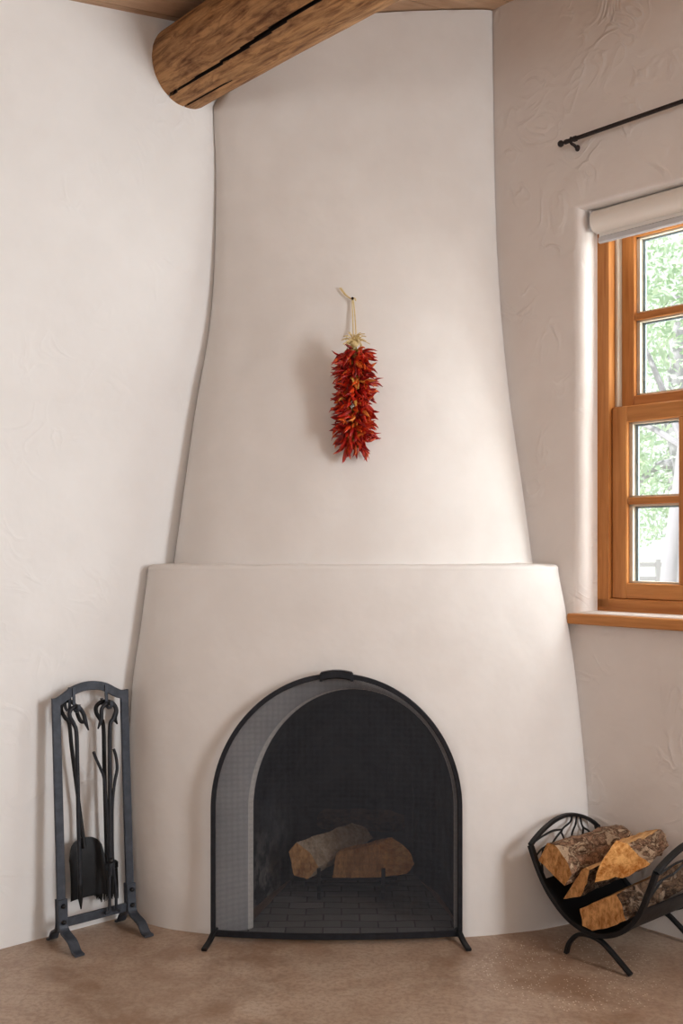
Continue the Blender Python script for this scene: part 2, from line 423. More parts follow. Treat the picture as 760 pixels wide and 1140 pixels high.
for j in range(NR+1):
    f = j/NR; row = []
    for i in range(NK+1):
        (u0, z0), (u1, z1) = au[i], outer(i)
        row.append(ring_pt(u0+(u1-u0)*f, z0+(z1-z0)*f, 'low'))
    rows.append(row)
# arch edge rolls into the reveal
IX, IRX, ISZ, IRZ, IY = .0365, .3015, .362, .361, 3.172
def inner(i, grow=0, y=IY):
    k = i/NK; h = ASZ; L2 = pi*.365; T = 2*h+L2; q = k*T
    if q < h: x, z = IX-IRX-grow, ISZ*q/h
    elif q > h+L2: x, z = IX+IRX+grow, ISZ*(T-q)/h
    else:
        th = pi-(q-h)/L2*pi; x, z = IX+(IRX+grow)*cos(th), ISZ+(IRZ+grow)*sin(th)
    return V((x, y, z))
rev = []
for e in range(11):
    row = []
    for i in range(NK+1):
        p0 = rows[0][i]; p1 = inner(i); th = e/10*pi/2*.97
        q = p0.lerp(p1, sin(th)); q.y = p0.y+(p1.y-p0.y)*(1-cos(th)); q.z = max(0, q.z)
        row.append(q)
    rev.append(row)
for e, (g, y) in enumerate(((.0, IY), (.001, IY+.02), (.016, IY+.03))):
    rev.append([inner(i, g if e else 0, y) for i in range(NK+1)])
b = MB(); nrev = len(rev); b.grid(rev[::-1]+rows[1:], mfun=lambda i, j: 1 if (i < 2 or 5 < i < nrev-1) else 0)  # unsmoked rows near the inner edge paint in its bright lit streak
# rounded lip and the ledge up to the chimney foot
NU = 90; lr = []
for f, z in ((0, ZT), (.0, 1.084), (.05, 1.0905), (.16, 1.0945), (.5, 1.096), (1.0, 1.098), (1.1, 1.099)):
    row = []
    for i in range(NU+1):
        u = -1+2*i/NU
        wz = (.0035*noise.noise(V((u*7, 3, 0)))+.002*noise.noise(V((u*22, 8, 0)))) if f > 0 else 0
        p = ring_pt(u, ZT, 'low').lerp(ring_pt(u, 1.098, 'chim'), f); row.append(V((p.x, p.y, z+wz)))
    lr.append(row)
b.grid(lr)
# top border of the radial grid must meet the lip: weld visually with a narrow strip of the same profile
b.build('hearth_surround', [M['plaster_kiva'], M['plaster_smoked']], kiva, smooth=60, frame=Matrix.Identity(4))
# --- chimney
rows = []
for j in range(91):
    z = 1.09+(3.13-1.09)*j/90
    row = []
    for i in range(71):
        p = ring_pt(-1+2*i/70, z, 'chim'); sp = (p-PL).dot(A); np_ = -(p-PL).dot(B)
        p.z = min(p.z, ceil_z(sp)-.004)
        q = V((sp-vs, p.z-vz)); lim = .143
        if q.length < lim and q.x > 0: p = p+A*(sqrt(max(0, lim*lim-q.y*q.y))-q.x)
        row.append(p)
    rows.append(row)
b = MB(); b.grid(rows); b.build('chimney', M['plaster_kiva'], kiva, smooth=60, frame=Matrix.Identity(4))
# --- sooty firebox
b = MB(); rows = []
for y, xl, xr, zt, hs in ((IY+.028, 0, 0, 0, 0), (3.34, .0, -.01, .0, 0), (3.50, .045, -.035, -.03, 0), (3.62, .09, -.07, -.10, 0), (3.69, .125, -.10, -.22, 0)):
    row = []
    for i in range(NK+1):
        p = inner(i, .016, y); f = (p.x-(IX-IRX))/(2*IRX)
        p.x += xl*(1-f)+xr*f; p.z *= 1+zt/.72
        p += V((noise.noise(p*9), noise.noise(p*9+V((5, 0, 0))), 0))*.008
        row.append(V((p.x, p.y, max(0, p.z))))
    rows.append(row)
b.grid(rows); b.cap(rows[-1])
fbx = b.build('firebox', M['soot'], kiva, smooth=60, frame=Matrix.Identity(4))
b = MB(); rows = []
for j in range(30):
    f = j/29; y = 3.115+f*(3.69-3.115); row = []
    for i in range(31):
        g = i/30
        if y < IY: l, rr = ACX-ARX+(IX-IRX-ACX+ARX)*(y-3.115)/(IY-3.115), ACX+ARX+(IX+IRX-ACX-ARX)*(y-3.115)/(IY-3.115)
        else: q = (y-IY)/(3.69-IY); l, rr = IX-IRX-.016+.125*q, IX+IRX+.016-.10*q
        x = l+(rr-l)*g
        row.append(V((x, y, .008+.004*noise.noise(V((x*12, y*12, 0))))))
    rows.append(row)
b.grid(rows); b.build('hearth_floor', M['hearth'], kiva, smooth=60, frame=Matrix.Identity(4))

# ------------------------------------------------------------------ fire screen
scr = thing('fire_screen', 'freestanding arched black iron mesh screen closing the fireplace opening', 'fire screen', (ACX, 3.075, 0))
SX, SRX, SZ, SRZ, SY = -.0145, .3605, .386, .388, 3.083
def sarch(k, off=0):
    h = SZ; L2 = pi*.374; T = 2*h+L2; q = k*T
    if q < h: return SX-SRX-off, q
    if q > h+L2: return SX+SRX+off, T-q
    th = pi-(q-h)/L2*pi; return SX+(SRX+off)*cos(th), SZ+(SRZ+off)*sin(th)
b = MB(); b.bar([(sarch(k/100)[0], SY, max(.022, sarch(k/100)[1])) for k in range(101)], .014, .013, (0, 1, 0))
b.build('frame', M['screen_iron'], scr)
bow = lambda x: -.030*(1-((x-SX)/SRX)**2)
b = MB(); b.bar([(SX-SRX+2*SRX*k/40, SY+bow(SX-SRX+2*SRX*k/40), .022) for k in range(41)], .010, .018, (0, 0, 1))
b.build('bottom_rail', M['screen_iron'], scr)
for sx in (-1, 1):
    x = SX+sx*(SRX-.006)
    b = MB(); b.bar(spline([(x, SY+.012, .030), (x+sx*.003, SY-.005, .027), (x+sx*.012, SY-.04, .012), (x+sx*.022, SY-.085, .005)], 5), .016, .009, (0, 0, 1))
    b.build('foot', M['black_iron'], scr)
b = MB(); b.bar([(SX+.043*(k/8*2-1), SY-.012, SZ+SRZ+.006-.006*(k/8*2-1)**2) for k in range(9)], .03, .024, (0, 0, 1), bev=.004)
b.box((SX-.045, SY-.004, SZ+SRZ-.004), (.008, .03, .022)); b.box((SX+.045, SY-.004, SZ+SRZ-.004), (.008, .03, .022))
b.build('handle', M['screen_iron'], scr)
b = MB(); rows = []
for j in range(25):
    f = j/24; row = []
    for i in range(41):
        x = (SX-SRX)+2*SRX*i/40; e = max(0, 1-((x-SX)/SRX)**2); zt = SZ+SRZ*sqrt(e)
        z = .022+(zt-.022)*f
        row.append((x, SY+.0+bow(x)*(1-f)**1.3, z))
    rows.append(row)
b.grid(rows); b.build('mesh_panel', M['mesh'], scr, smooth=60, frame=Matrix.Identity(4))

# ------------------------------------------------------------------ logs (lofted between two outlines)
def loft_log(name, front, back, mats, edge_m, label, cat, group=None, seg=14, wob=.004, sub=5, sharp=32, seedv=0):
    """front/back: matching outlines of world points; edge_m[i] = material of the side from i to i+1"""
    n = len(front); rows = []; em = []
    for i in range(n): em += [edge_m[i]]*sub
    for k in range(seg+1):
        f = k/seg; row = []
        P = [front[i].lerp(back[i], f) for i in range(n)]
        cen = sum(P, V())/n
        for i in range(n):
            a, c = P[i], P[(i+1) % n]
            for q in range(sub):
                p = a.lerp(c, q/sub); d = (p-cen).normalized()
                amp = wob*(1.6 if edge_m[i] == 0 else .8)
                p = p+d*(amp*noise.noise(p*38+V((seedv, 0, 0)))+amp*.8*noise.noise(p*14+V((seedv, 3, 0))))
                row.append(p)
        rows.append(row)
    b = MB(); b.grid(rows, closed=True, mfun=lambda i, j: em[j])
    def endcap(row, flip):
        cen = sum(row, V())/len(row); i0 = b.add([cen]+[p for p in row]); L = len(row)
        mid = b.add([cen.lerp(p, .5)+(V((noise.noise(p*60), noise.noise(p*60+V((4, 0, 0))), 0))*.002) for p in row])
        for j in range(L):
            k = (j+1) % L
            b.quad(i0, mid+j, mid+k, m=2); b.quad(mid+j, i0+1+j, i0+1+k, mid+k, m=2)
    endcap(rows[0], False); endcap(rows[-1], True)
    c = sum(front+back, V())/(2*n); ax = (sum(back, V())-sum(front, V())).normalized()
    fr = Matrix.Translation(c) @ Matrix.Rotation(atan2(ax.y, ax.x)-pi/2, 4, 'Z')
    o = b.build(name, mats, frame=fr, smooth=sharp)
    return tag(o, label, cat, group)
G1 = 'logs in the iron log rack'
def par(pts, d0, d1, dz=0, k=1.0, dt=0):
    f = [RP(t, d0, z) for t, z in pts]; ct = sum(p[0] for p in pts)/len(pts); cz = sum(p[1] for p in pts)/len(pts)
    return f, [RP(ct+(t-ct)*k+dt, d1, cz+(z-cz)*k+dz) for t, z in pts]
f, g = par([(.243, .2505), (.2115, .3055), (.188, .3045), (.160, .288), (.140, .262), (.1305, .238), (.152, .1985)], -.365, -.03)
loft_log('firewood_log', f, g, [M['bark'], M['split'], M['cut']], [1, 0, 0, 0, 0, 0, 1], 'thick half-round log with flaky pale brown bark, at the left of the log rack', 'log', G1, seedv=1)
f, g = par([(.178, .149), (.116, .247), (.102, .255), (.090, .252), (.099, .212), (.121, .168)], -.335, -.06, .022, .85, -.012)
loft_log('firewood_log', f, g, [M['bark_dark'], M['split'], M['cut']], [1, 1, 1, 0, 0, 0], 'small wedge-shaped split log below the half-round barked log in rack', 'log', G1, seedv=5)
fr_ = [pRw(*p) for p in ((661, 983, -.335), (665, 966, -.335), (686, 936, -.27), (698, 940, -.25), (722, 962, -.255), (700, 975, -.30))]
bk_ = [pRw(*p) for p in ((716, 950, -.09), (715, 937, -.08), (721, 924, -.06), (737, 923, -.05), (744, 938, -.06), (736, 952, -.08))]
loft_log('firewood_log', fr_, bk_, [M['bark'], M['split'], M['cut_orange']], [1, 1, 1, 0, 0, 0], 'bright orange split log with slanting raw face, topmost in the rack', 'log', G1, seedv=9, wob=.006)
f, g = par([(.0985, .148), (.03, .189), (-.0215, .2205), (-.050, .156), (.0, .124), (.058, .0985), (.0915, .1035)], -.368, -.05, .028, .92, -.012)
loft_log('firewood_log', f, g, [M['bark_dark'], M['split'], M['cut']], [1, 1, 0, 1, 1, 1, 1], 'squared split log with wide tan sawn end, lowest in the rack', 'log', G1, seedv=13)

# ------------------------------------------------------------------ log rack
HOOP = [(.284, .2825), (.258, .226), (.226, .174), (.188, .134), (.150, .106), (.110, .090), (.072, .084), (.030, .089), (-.012, .106), (-.048, .134), (-.078, .172), (-.100, .222), (-.116, .262), (-.1277, .296)]
DF, DB = -.35, -.02
rack = thing('log_rack', 'black iron cradle log rack with branch pattern sides, in front of right wall', 'log rack', RP(.0827, -.185, 0), ANG-pi/2)
def hoop_t(z, side):
    pts = [(zz, t) for t, zz in HOOP[:7]] if side > 0 else [(zz, t) for t, zz in HOOP[6:]]
    pts.sort(); 
    if z >= pts[-1][0]:
        (z0, t0), (z1, t1) = pts[-2], pts[-1]; return t1+(t1-t0)/(z1-z0)*(z-z1)*.35
    return table(pts, z)
hp = spline([(t, z, 0) for t, z in HOOP], 5)
for d in (DF, DB):
    b = MB(); b.bar([RP(p.x, d, p.y) for p in hp], .014, .018, A, bev=.002); b.build('hoop', M['black_iron'], rack)
for side in (1, -1):
    t0, z0 = HOOP[0] if side > 0 else HOOP[-1]
    path = []
    for k in range(25):
        f = k/24; d = DF+(DB-DF)*f; h = .058*sin(pi*f)**.85 if 0 < f < 1 else 0
        path.append(RP(t0-(.25*h if side < 0 else 0), d, z0+h))
    b = MB(); b.bar(path, .016 if side > 0 else .02, .010, lambda f: V((0, 0, 1)), bev=.002); srl = b.build('side_rail', M['black_iron'], rack)
    # wire branches inside the side panel
    def wp(px, py):
        z = .3
        for _ in range(6):
            t = hoop_t(z, 1); k = (px-CX)/F
            d = (k*(PR.y+B.y*t)-(PR.x+B.x*t))/(A.x-k*A.y); y = PR.y+B.y*t+A.y*d; z = H+(HY-py)/F*y
        return d, z
    q = lambda x, y: wp(575+x/6.61, 895+y/6.61)
    BR = [[q(405, 92), q(395, 130), q(345, 175), q(328, 205), q(335, 225), q(350, 262)], [q(330, 188), q(265, 198), q(185, 240), q(112, 292)], [q(325, 205), q(295, 240), q(262, 290)],
          [q(440, 92), q(432, 150), q(410, 205), q(400, 260)], [q(466, 100), q(485, 165), q(525, 195), q(560, 235)], [q(490, 172), q(485, 230)],
          [q(225, 305), q(180, 335), q(140, 385)], [q(192, 330), q(186, 420), q(190, 500)], [q(262, 290), q(225, 305)]]
    b = MB()
    for br in BR:
        path = spline([RP((hoop_t(z, side)), max(DF+.004, min(DB-.004, d)), z) for d, z in br], 5)
        b.tube(path, .0032, 6)
    b.build('branch_scroll', M['black_iron'], srl)
# bottom sheet following the hoops
b = MB(); sh = [p for p in hp if p.y < .195]
for dz in (0, .003):
    b.grid([[RP(p.x, DF+.006, p.y-.004+dz) for p in sh], [RP(p.x, DB-.006, p.y-.004+dz) for p in sh]])
b.build('cradle_sheet', M['black_iron'], rack)
for d in (DF, DB):
    b = MB(); leg = spline([(.157, .006, 0), (.147, .036, 0), (.120, .066, 0), (.083, .076, 0), (.042, .070, 0), (.008, .050, 0), (-.052, .006, 0)], 6)
    b.bar([RP(p.x, d, p.y) for p in leg], .016, .012, lambda f: V((0, 0, 1)) if 0.15 < f < .75 else A, bev=.002) if False else b.bar([RP(p.x, d, p.y) for p in leg], .011, .016, A, bev=.002)
    b.build('leg', M['black_iron'], rack)

# ------------------------------------------------------------------ fire tool stand
s0 = .257
st = thing('fireplace_tool_stand', 'slate grey iron stand with arched top rail against the left wall', 'tool stand', LP(s0, .1, 0), ANG)
nz = lambda z: .1-.058*z
def T(s, z, dn=0): return LP(s, nz(z)+dn, z)
ND = -B; posts_ = {}
for s in (.143, .367):
    b = MB(); b.bar([T(s, .045), T(s, .71)], .026, .009, ND); posts_[s] = b.build('post', M['stand_iron'], st)
b = MB(); tp = spline([(.131, .698, 0), (.150, .700, 0), (.172, .712, 0), (.205, .730, 0), (.250, .738, 0), (.298, .731, 0), (.334, .712, 0), (.356, .703, 0), (.380, .703, 0)], 5)
b.bar([T(p.x, p.y) for p in tp], .026, .009, ND); b.build('top_rail', M['stand_iron'], st)
b = MB(); b.bar([T(.150, .066), T(.36, .066)], .026, .008, ND); b.build('cross_bar', M['stand_iron'], st)
for s in (.143, .367):
    for sg in (1, -1):
        e = .105 if sg > 0 else -.072
        b = MB(); path = spline([T(s, .135, .008*sg), T(s, .085, .008*sg), T(s, .05, .014*sg), LP(s, nz(0)+.45*e+.012*sg, .032), LP(s, nz(0)+.8*e, .010), LP(s, nz(0)+e, .005)], 5)
        b.bar(path, .030, .007, lambda f, g=sg: (ND*g+V((0, 0, .0))) if f < .4 else (V((0, 0, 1))+ND*g*.6)); b.build('leg', M['stand_iron'], st)
    for z in (.118, .072):
        c = T(s, z, .014); b = MB(); b.ball(c, .0075, (1, 1, .9), 8); b.build('rivet', M['black_iron'], posts_[s])
for s, dn in ((.197, 1), (.303, 1), (.190, -1), (.311, -1)):
    z = .725
    b = MB(); b.bar(spline([T(s, z+.012, .006*dn), T(s, z-.035, .0065*dn), T(s, z-.050, .0085*dn), T(s, z-.058, .021*dn), T(s, z-.050, .0345*dn), T(s, z-.034, .037*dn)], 5), .009, .004, A.cross(V((0, 0, 1))) if False else (lambda f: ND if f < .35 else V((0, 0, 1)) if f < .75 else ND), bev=.0008)
    b.build('hook', M['stand_iron'], st)
def tool_path(pts, n, k=6): return spline([pLw(x, y, nn if nn is not None else n) for x, y, *r_ in pts for nn in [r_[0] if r_ else n]], k)
base = lambda p: (p.x, p.y, p.z)
# poker
M['tool_iron'] = iron('worn_tool_iron', (.022, .025, .032), .5, .3)
pk = thing('poker', 'black fireplace poker with crook handle, front left on the tool stand', 'poker', pLw(90, 1012, .105), ANG)
b = MB(); P = tool_path([(98.5, 813), (95, 803), (93, 795), (86.5, 786.5), (79, 790), (77.5, 797), (82, 806), (85, 816, .084), (86, 850, .088), (87.5, 920, .094), (89, 985, .1)], .081)
sc = [min(1, .35+.12*i) for i in range(len(P))]; b.tube(P, .0062, 10, scale=sc); b.build('shaft', M['tool_iron'], pk)
b = MB(); P = [pLw(x, y, .1) for x, y in ((89, 985), (89.4, 1000), (90.2, 1012))]; b.tube(P, .0075, 8, scale=[.85, 1, .25]); b.build('tip', M['black_iron'], pk)
# shovel
sv = thing('ash_shovel', 'black hearth shovel with broad flat pan, back left on the tool stand', 'shovel', pLw(94, 990, .05), ANG)
b = MB(); P = tool_path([(94, 805), (90, 803), (86.5, 796), (84, 786), (78, 780.5), (70.5, 782), (68, 790), (72, 798.5), (77, 806), (79.5, 830), (84, 866), (89, 905), (94, 944, .058)], .040)
sc = [min(1, .35+.12*i) for i in range(len(P))]; b.tube(P, .0058, 10, scale=sc); b.build('handle', M['black_iron'], sv)
(sl, zt), (sr, _), (_, zb) = pL(75, 941, .045), pL(114, 941, .045), pL(100, 996, .045)
b = MB(); rows = []
for j in range(13):
    f = j/12; row = []
    for i in range(21):
        g = i/20*2-1; hw = (sr-sl)/2; top = zt+.012-(1-sqrt(max(0, 1-abs(g)**2.6)))*.055
        z = top+(zb-top)*f; row.append(LP((sl+sr)/2+g*hw, .058+.013*abs(g)**4*(1-.3*f)-.014*(1-f)**3, z))
    rows.append(row)
rb = [[p+B*.003 for p in r_] for r_ in rows]
b.grid(rows); b.grid([r_[::-1] for r_ in rb])
ring = rows[0]+[r_[-1] for r_ in rows[1:]]+rows[-1][-2::-1]+[r_[0] for r_ in rows[-2:0:-1]]
b.grid([ring, [p+B*.003 for p in ring]], closed=True); b.build('pan', M['black_iron'], sv)
# brush
bs = thing('hearth_brush', 'black bristled hearth brush hanging back right on the tool stand', 'brush', pLw(122, 1004, .05), ANG)
b = MB(); P = tool_path([(130.5, 806), (128, 800), (129.5, 790), (124, 782), (114, 781), (107.5, 786), (107, 793), (111, 800), (115, 808), (116, 850), (117.5, 905), (119, 966, .034)], .040)
sc = [min(1, .35+.12*i) for i in range(len(P))]; b.tube(P, .0062, 10, scale=sc); b.build('handle', M['black_iron'], bs)
(sl, zt), (sr, _), (_, zb) = pL(113, 962, .045), pL(132, 962, .045), pL(113, 1004, .045)
cs = (sl+sr)/2
b = MB(); b.box((cs, -.034, zt-.012), (sr-sl, .028, .026), FL, bev=.005); fer = b.build('ferrule', M['black_iron'], bs)
b = MB()
for i in range(150):
    u = random.uniform(-1, 1); w_ = random.uniform(-1, 1); L_ = random.uniform(.82, 1.0)
    p0 = LP(cs+u*(sr-sl)*.46, .034+w_*.011, zt-.02); p1 = LP(cs+u*(sr-sl)*.58-.006, .034+w_*.018, zt-.02-(zt-zb-.02)*L_)
    b.tube([p0, p0.lerp(p1, .6)+V((0, .001, 0)), p1], .0016, 4, scale=[1, 1, .6])
b.build('bristles', M['bristle'], fer)
# tongs
tg = thing('fire_tongs', 'black hinged log tongs with two curved grips, front right on the tool stand', 'tongs', pLw(124, 1018, .1), ANG)
b = MB(); P = tool_path([(109, 811.5), (112.5, 801), (113.5, 789), (119, 783), (126, 784.5), (129, 790.5), (126, 800), (122.5, 809, .084), (122.3, 850, .09), (122.6, 930, .108), (123, 975, .114)], .081)
sc = [min(1, .35+.12*i) for i in range(len(P))]; b.tube(P, .0062, 10, scale=sc); b.build('handle', M['tool_iron'], tg)
for pts in ([(104, 837), (107, 845), (112, 856), (116, 868), (119, 900), (121.5, 950), (122, 1000), (121, 1014), (117, 1017)], [(126.5, 834), (129, 842), (130.3, 856), (127.5, 872), (125, 900), (125.5, 955), (129, 990), (129.5, 1010), (133, 1014)]):
    b = MB(); b.tube(tool_path([(x, y, .092+.026*(y-834)/183) for x, y in pts], .1), .0046, 8); b.build('arm', M['tool_iron'], tg)
b = MB(); c = pLw(123.5, 958, .116); b.ball(c, .009, (1, 1, 1), 8); b.build('hinge_rivet', M['black_iron'], tg)

# ------------------------------------------------------------------ chilli ristra
def front_y(X, z):
    lo, hi = -1, 1
    for _ in range(30):
        m_ = (lo+hi)/2
        if ring_pt(m_, z, 'chim').x < X: lo = m_
        else: hi = m_
    return ring_pt(lo, z, 'chim').y
RXc = .0391; yw = front_y(RXc, 1.62)
def at(px, py, off=0):
    y = 3.3
    for _ in range(6):
        p = pY(px, py, y); y = front_y(p.x, p.z)-off
    return pY(px, py, y)
ztop, zbot = at(394, 384, .05).z, at(394, 508, .06).z
ris = thing('chili_ristra', 'hanging bundle of dried red chili peppers on the chimney front', 'ristra', (RXc, yw-.07, zbot))
nail_p = at(393, 336)
b = MB(); nd = V((-.1, -.95, .25)).normalized(); b.tube([nail_p-nd*.015, nail_p+nd*.022], .002, 8); b.tube([nail_p+nd*.022, nail_p+nd*.0245], .0042, 10)
tag(b.build('nail', M['rod_iron']), 'small nail in the chimney front holding the chili string', 'nail')
b = MB(); hk = nail_p+nd*.014
for dx in (-.008, .006):
    b.tube(spline([hk+V((dx*.2, 0, .002)), V((RXc+dx*.5, front_y(RXc, hk.z-.045)-.016, hk.z-.045)), V((RXc+dx*.6+.003, front_y(RXc, ztop+.035)-.034, ztop+.035)), V((RXc+dx*.3, yw-.07, ztop-.01))], 6), .0021, 6)
for ox in (0, .004):
    b.tube(spline([hk, at(385+ox*200, 329, .012), at(378+ox*300, 320.5, .010)], 6), .0022, 6)
b.tube(spline([hk+V((-.004, -.003, 0)), hk+V((.006, -.004, .004)), hk+V((.01, .0, -.004))], 4), .002, 6)
b.build('hanging_cord', M['raffia'], ris)
b = MB()
for i in range(60):
    an = random.uniform(0, 2*pi); ln = random.uniform(.020, .052); el = random.uniform(-.3, 1.2)
    p0 = V((RXc, yw-.072, ztop-.004)); d = V((cos(an)*cos(el), sin(an)*cos(el)*.8, sin(el)))
    if d.y > .5: d.y *= .3
    b.tube(spline([p0, p0+d*ln*.6+V((0, 0, .004)), p0+d*ln+V((random.uniform(-1, 1)*.006, 0, -.006))], 3), .0013, 5)
b.ball((RXc, yw-.072, ztop-.010), .013, (1, 1, .8), 8)
b.build('raffia_tuft', M['raffia'], ris)
def chili_mesh(seed):
    rnd = random.Random(seed); L = rnd.uniform(.042, .060); bend = rnd.uniform(-.012, .012); bend2 = rnd.uniform(-.008, .008)
    b = MB(); n = 9; path = []; sc = []
    for i in range(n):
        f = i/(n-1); path.append(V((bend*sin(pi*f*.9)+rnd.uniform(-1, 1)*.0008, bend2*f*f*1.5, f*L))); sc.append([.45, .9, 1, 1, .95, .82, .62, .36, .08][i]*rnd.uniform(.9, 1.1))
    fl = rnd.uniform(.55, .8)
    b.sweep(path, [(cos(2*pi*k/8)*.0065, sin(2*pi*k/8)*.0065*fl*(1.15 if k % 2 else .9)) for k in range(8)], scale=sc)
    st_ = MB(); st_.tube([V((0, 0, .001)), V((rnd.uniform(-.002, .002), .001, -.007)), V((rnd.uniform(-.005, .005), 0, -.017))], .0019, 6, scale=[1.6, .9, .8])
    return b, st_
protos = []
for k in range(6):
    cb, sb = chili_mesh(k); o = cb.build('chili_pepper', M['chili'], None, Matrix.Identity(4))
    protos.append((o, sb.build('stem', M['stem'], o, Matrix.Identity(4))))
spots = []
rows_n = 29
for r_ in range(rows_n):
    f = r_/(rows_n-1); z = ztop-.030-(ztop-zbot-.062)*f
    rad = .050*(1 if .1 < f < .9 else .85)
    cnt = 17
    for k in range(cnt):
        an = 2*pi*(k+.5*(r_ % 2)+random.uniform(-.3, .3))/cnt
        spots.append((an, z+random.uniform(-.006, .006), rad, f))
used = 0; bulk = []; mats_ = []
cen_y = yw-.066
order = []
for an, z, rad, f in spots:
    out = V((cos(an), sin(an), 0))
    if out.y > .45: continue
    el = random.uniform(-1.15, .05) if f < .9 else random.uniform(-1.3, -.6)
    if random.random() < .10 and f > .06: el = random.uniform(.1, .7)
    d = (out*cos(el)+V((0, 0, sin(el)))+V((random.uniform(-.35, .35), random.uniform(-.2, .2), random.uniform(-.15, .15)))).normalized()
    if d.y > .25: d.y = .25; d.normalize()
    base_p = V((RXc, cen_y, z))+out*rad*random.uniform(.35, .75)
    rot = d.to_track_quat('Z', 'Y').to_matrix().to_4x4() @ Matrix.Rotation(random.uniform(0, 6.28), 4, 'Z')
    sc_ = random.uniform(.8, 1.05)
    tip_ = base_p+d*.064
    if tip_.y > front_y(tip_.x, tip_.z)-.010 or base_p.y > front_y(base_p.x, base_p.z)-.022: continue
    order.append((base_p, d, Matrix.Translation(base_p) @ rot @ Matrix.Scale(sc_, 4), out))
for k in range(100):     # inner peppers packed round the string
    z = ztop-.022-(ztop-zbot-.085)*k/99; an = random.uniform(0, 2*pi)
    out = V((cos(an), sin(an)*.6, 0)); d = (out*.55+V((random.uniform(-.3, .3), -.35, random.uniform(-1.0, -.3)))).normalized()
    d.y = min(d.y, .12); d.normalize()
    p = V((RXc, cen_y-.004, z))+out*.014
    order.append((p, d, Matrix.Translation(p) @ d.to_track_quat('Z', 'Y').to_matrix().to_4x4() @ Matrix.Scale(1.05, 4), out))
order.sort(key=lambda o: (o[0].y+o[1].y*.04))
front_set = order[:100]; rest = order[100:]
for i, (p, d, mt, out) in enumerate(front_set):
    o, q = protos[i % 6]
    if i >= 6: o, q = o.copy(), q.copy(); C.objects.link(o); C.objects.link(q)
    place(o, mt, ris); place(q, mt, o)
b = MB()
for i, (p, d, mt, out) in enumerate(rest):
    for k, pr in enumerate(protos[i % 6]):
        me = pr.data; n0 = b.add([mt @ v.co for v in me.vertices])
        for pl in me.polygons: b.quad(*[n0+v for v in pl.vertices], m=k)
b.build('chili_peppers', [M['chili_bulk'], M['stem']], ris, props={'kind': 'stuff'})

# ------------------------------------------------------------------ window
WF = FR
win = structure('window_1', frame=FR @ Matrix.Translation((.13, .1, WZ0)))
def wbox(b, x0, x1, y0, y1, z0, z1, bev=.002): b.box(((x0+x1)/2, (y0+y1)/2, (z0+z1)/2), (x1-x0, y1-y0, z1-z0), FR, bev=bev)
XL, XR = WX0, WX1
def part(name, boxes, mat, parent, bev=.002):
    b = MB()
    for q in boxes: wbox(b, *q, bev=bev)
    return b.build(name, mat, parent, frame=FR, smooth=30)
# outer frame
fr_o = part('window_frame', [(XL-.005, -.312, .085, .235, .955, 2.23), (XR-.045, XR+.005, .085, .235, .955, 2.23)], M['win_v'], win)
part('head_jamb', [(XL-.005, XR+.005, .085, .235, 2.175, 2.235)], M['win_h'], win)
part('sill_rail', [(XL-.005, XR+.005, .085, .235, .935, .985)], M['win_h'], win)
part('jamb_liner', [(-.3115, -.300, .118, .225, 1.60, 2.175), (-.303, -.297, .150, .225, 1.55, 2.175)], M['liner'], win)
part('jamb_liner', [(XR-.055, XR-.045, .118, .225, .985, 2.175)], M['liner'], win)
def sash(name, x0, x1, z0, z1, y0, y1, gx0, gx1, gz0, gz1, munz, munx):
    o = part(name, [(x0, gx0, y0, y1, z0, z1), (gx1, x1, y0, y1, z0, z1)], M['win_v'], win, .003)
    part('rail', [(gx0-.002, gx1+.002, y0+.0015, y1-.0015, z0, gz0), (gx0-.002, gx1+.002, y0+.0015, y1-.0015, gz1, z1)], M['win_h'], o, .003)
    ym = (y0+y1)/2
    part('muntin', [(gx0, gx1, y0+.003, y1-.004, zz-.011, zz+.011) for zz in munz], M['win_h'], o, .002)
    for xx in munx: part('muntin', [(xx-.011, xx+.011, y0+.002, y1-.003, gz0, gz1)], M['win_v'], o, .002)
    # pale glazing beads around each light, and the glass
    zs = [gz0]+[v for zz in munz for v in (zz-.011, zz+.011)]+[gz1]; xs = [gx0]+[v for xx in munx for v in (xx-.011, xx+.011)]+[gx1]
    for i in range(0, len(xs), 2):
        for j in range(0, len(zs), 2):
            p = part('pane', [(xs[i]-.002, xs[i+1]+.002, ym+.008, ym+.011, zs[j]-.002, zs[j+1]+.002)], M['glass'], o, 0)
    bd = []; sp_ = []
    for i in range(0, len(xs), 2):
        for j in range(0, len(zs), 2):
            bd += [(xs[i], xs[i]+.012, ym-.004, ym+.016, zs[j], zs[j+1]), (xs[i+1]-.007, xs[i+1], ym-.004, ym+.016, zs[j], zs[j+1]), (xs[i], xs[i+1], ym-.004, ym+.016, zs[j], zs[j]+.006), (xs[i], xs[i+1], ym-.004, ym+.016, zs[j+1]-.006, zs[j+1])]
    for i in range(0, len(xs), 2):
        for j in range(0, len(zs), 2):
            sp_ += [(xs[i]+.012, xs[i]+.022, ym+.012, ym+.018, zs[j]+.006, zs[j+1]-.006), (xs[i]+.012, xs[i+1]-.007, ym+.012, ym+.018, zs[j+1]-.012, zs[j+1]-.006)]
    part('spacer_bar', sp_, M['spacer'], o, 0)
    part('glazing_bead', bd, M['liner'], o, 0)
# upper sash sits behind the lower one
sash('upper_sash', -.302, XR-.052, 1.575, 2.185, .140, .180, -.2545, XR-.1, 1.635, 2.142, [1.886], [-.0625+.005, .1345+.005, .33])
sash('lower_sash', -.3095, XR-.052, .985, 1.598, .098, .138, -.2545, XR-.1, 1.036, 1.546, [1.296], [-.0625, .1345, .33])
b = MB(); b.box((.0875, .035, .9225), (.98, .13, .031), FR, bev=.003)
part('window_sill', [(-.390, XR+.06, -.032, .0015, .906, .9385), (XL-.03, XR+.03, -.001, .1, .906, .9385)], M['win_h'], win, .003)

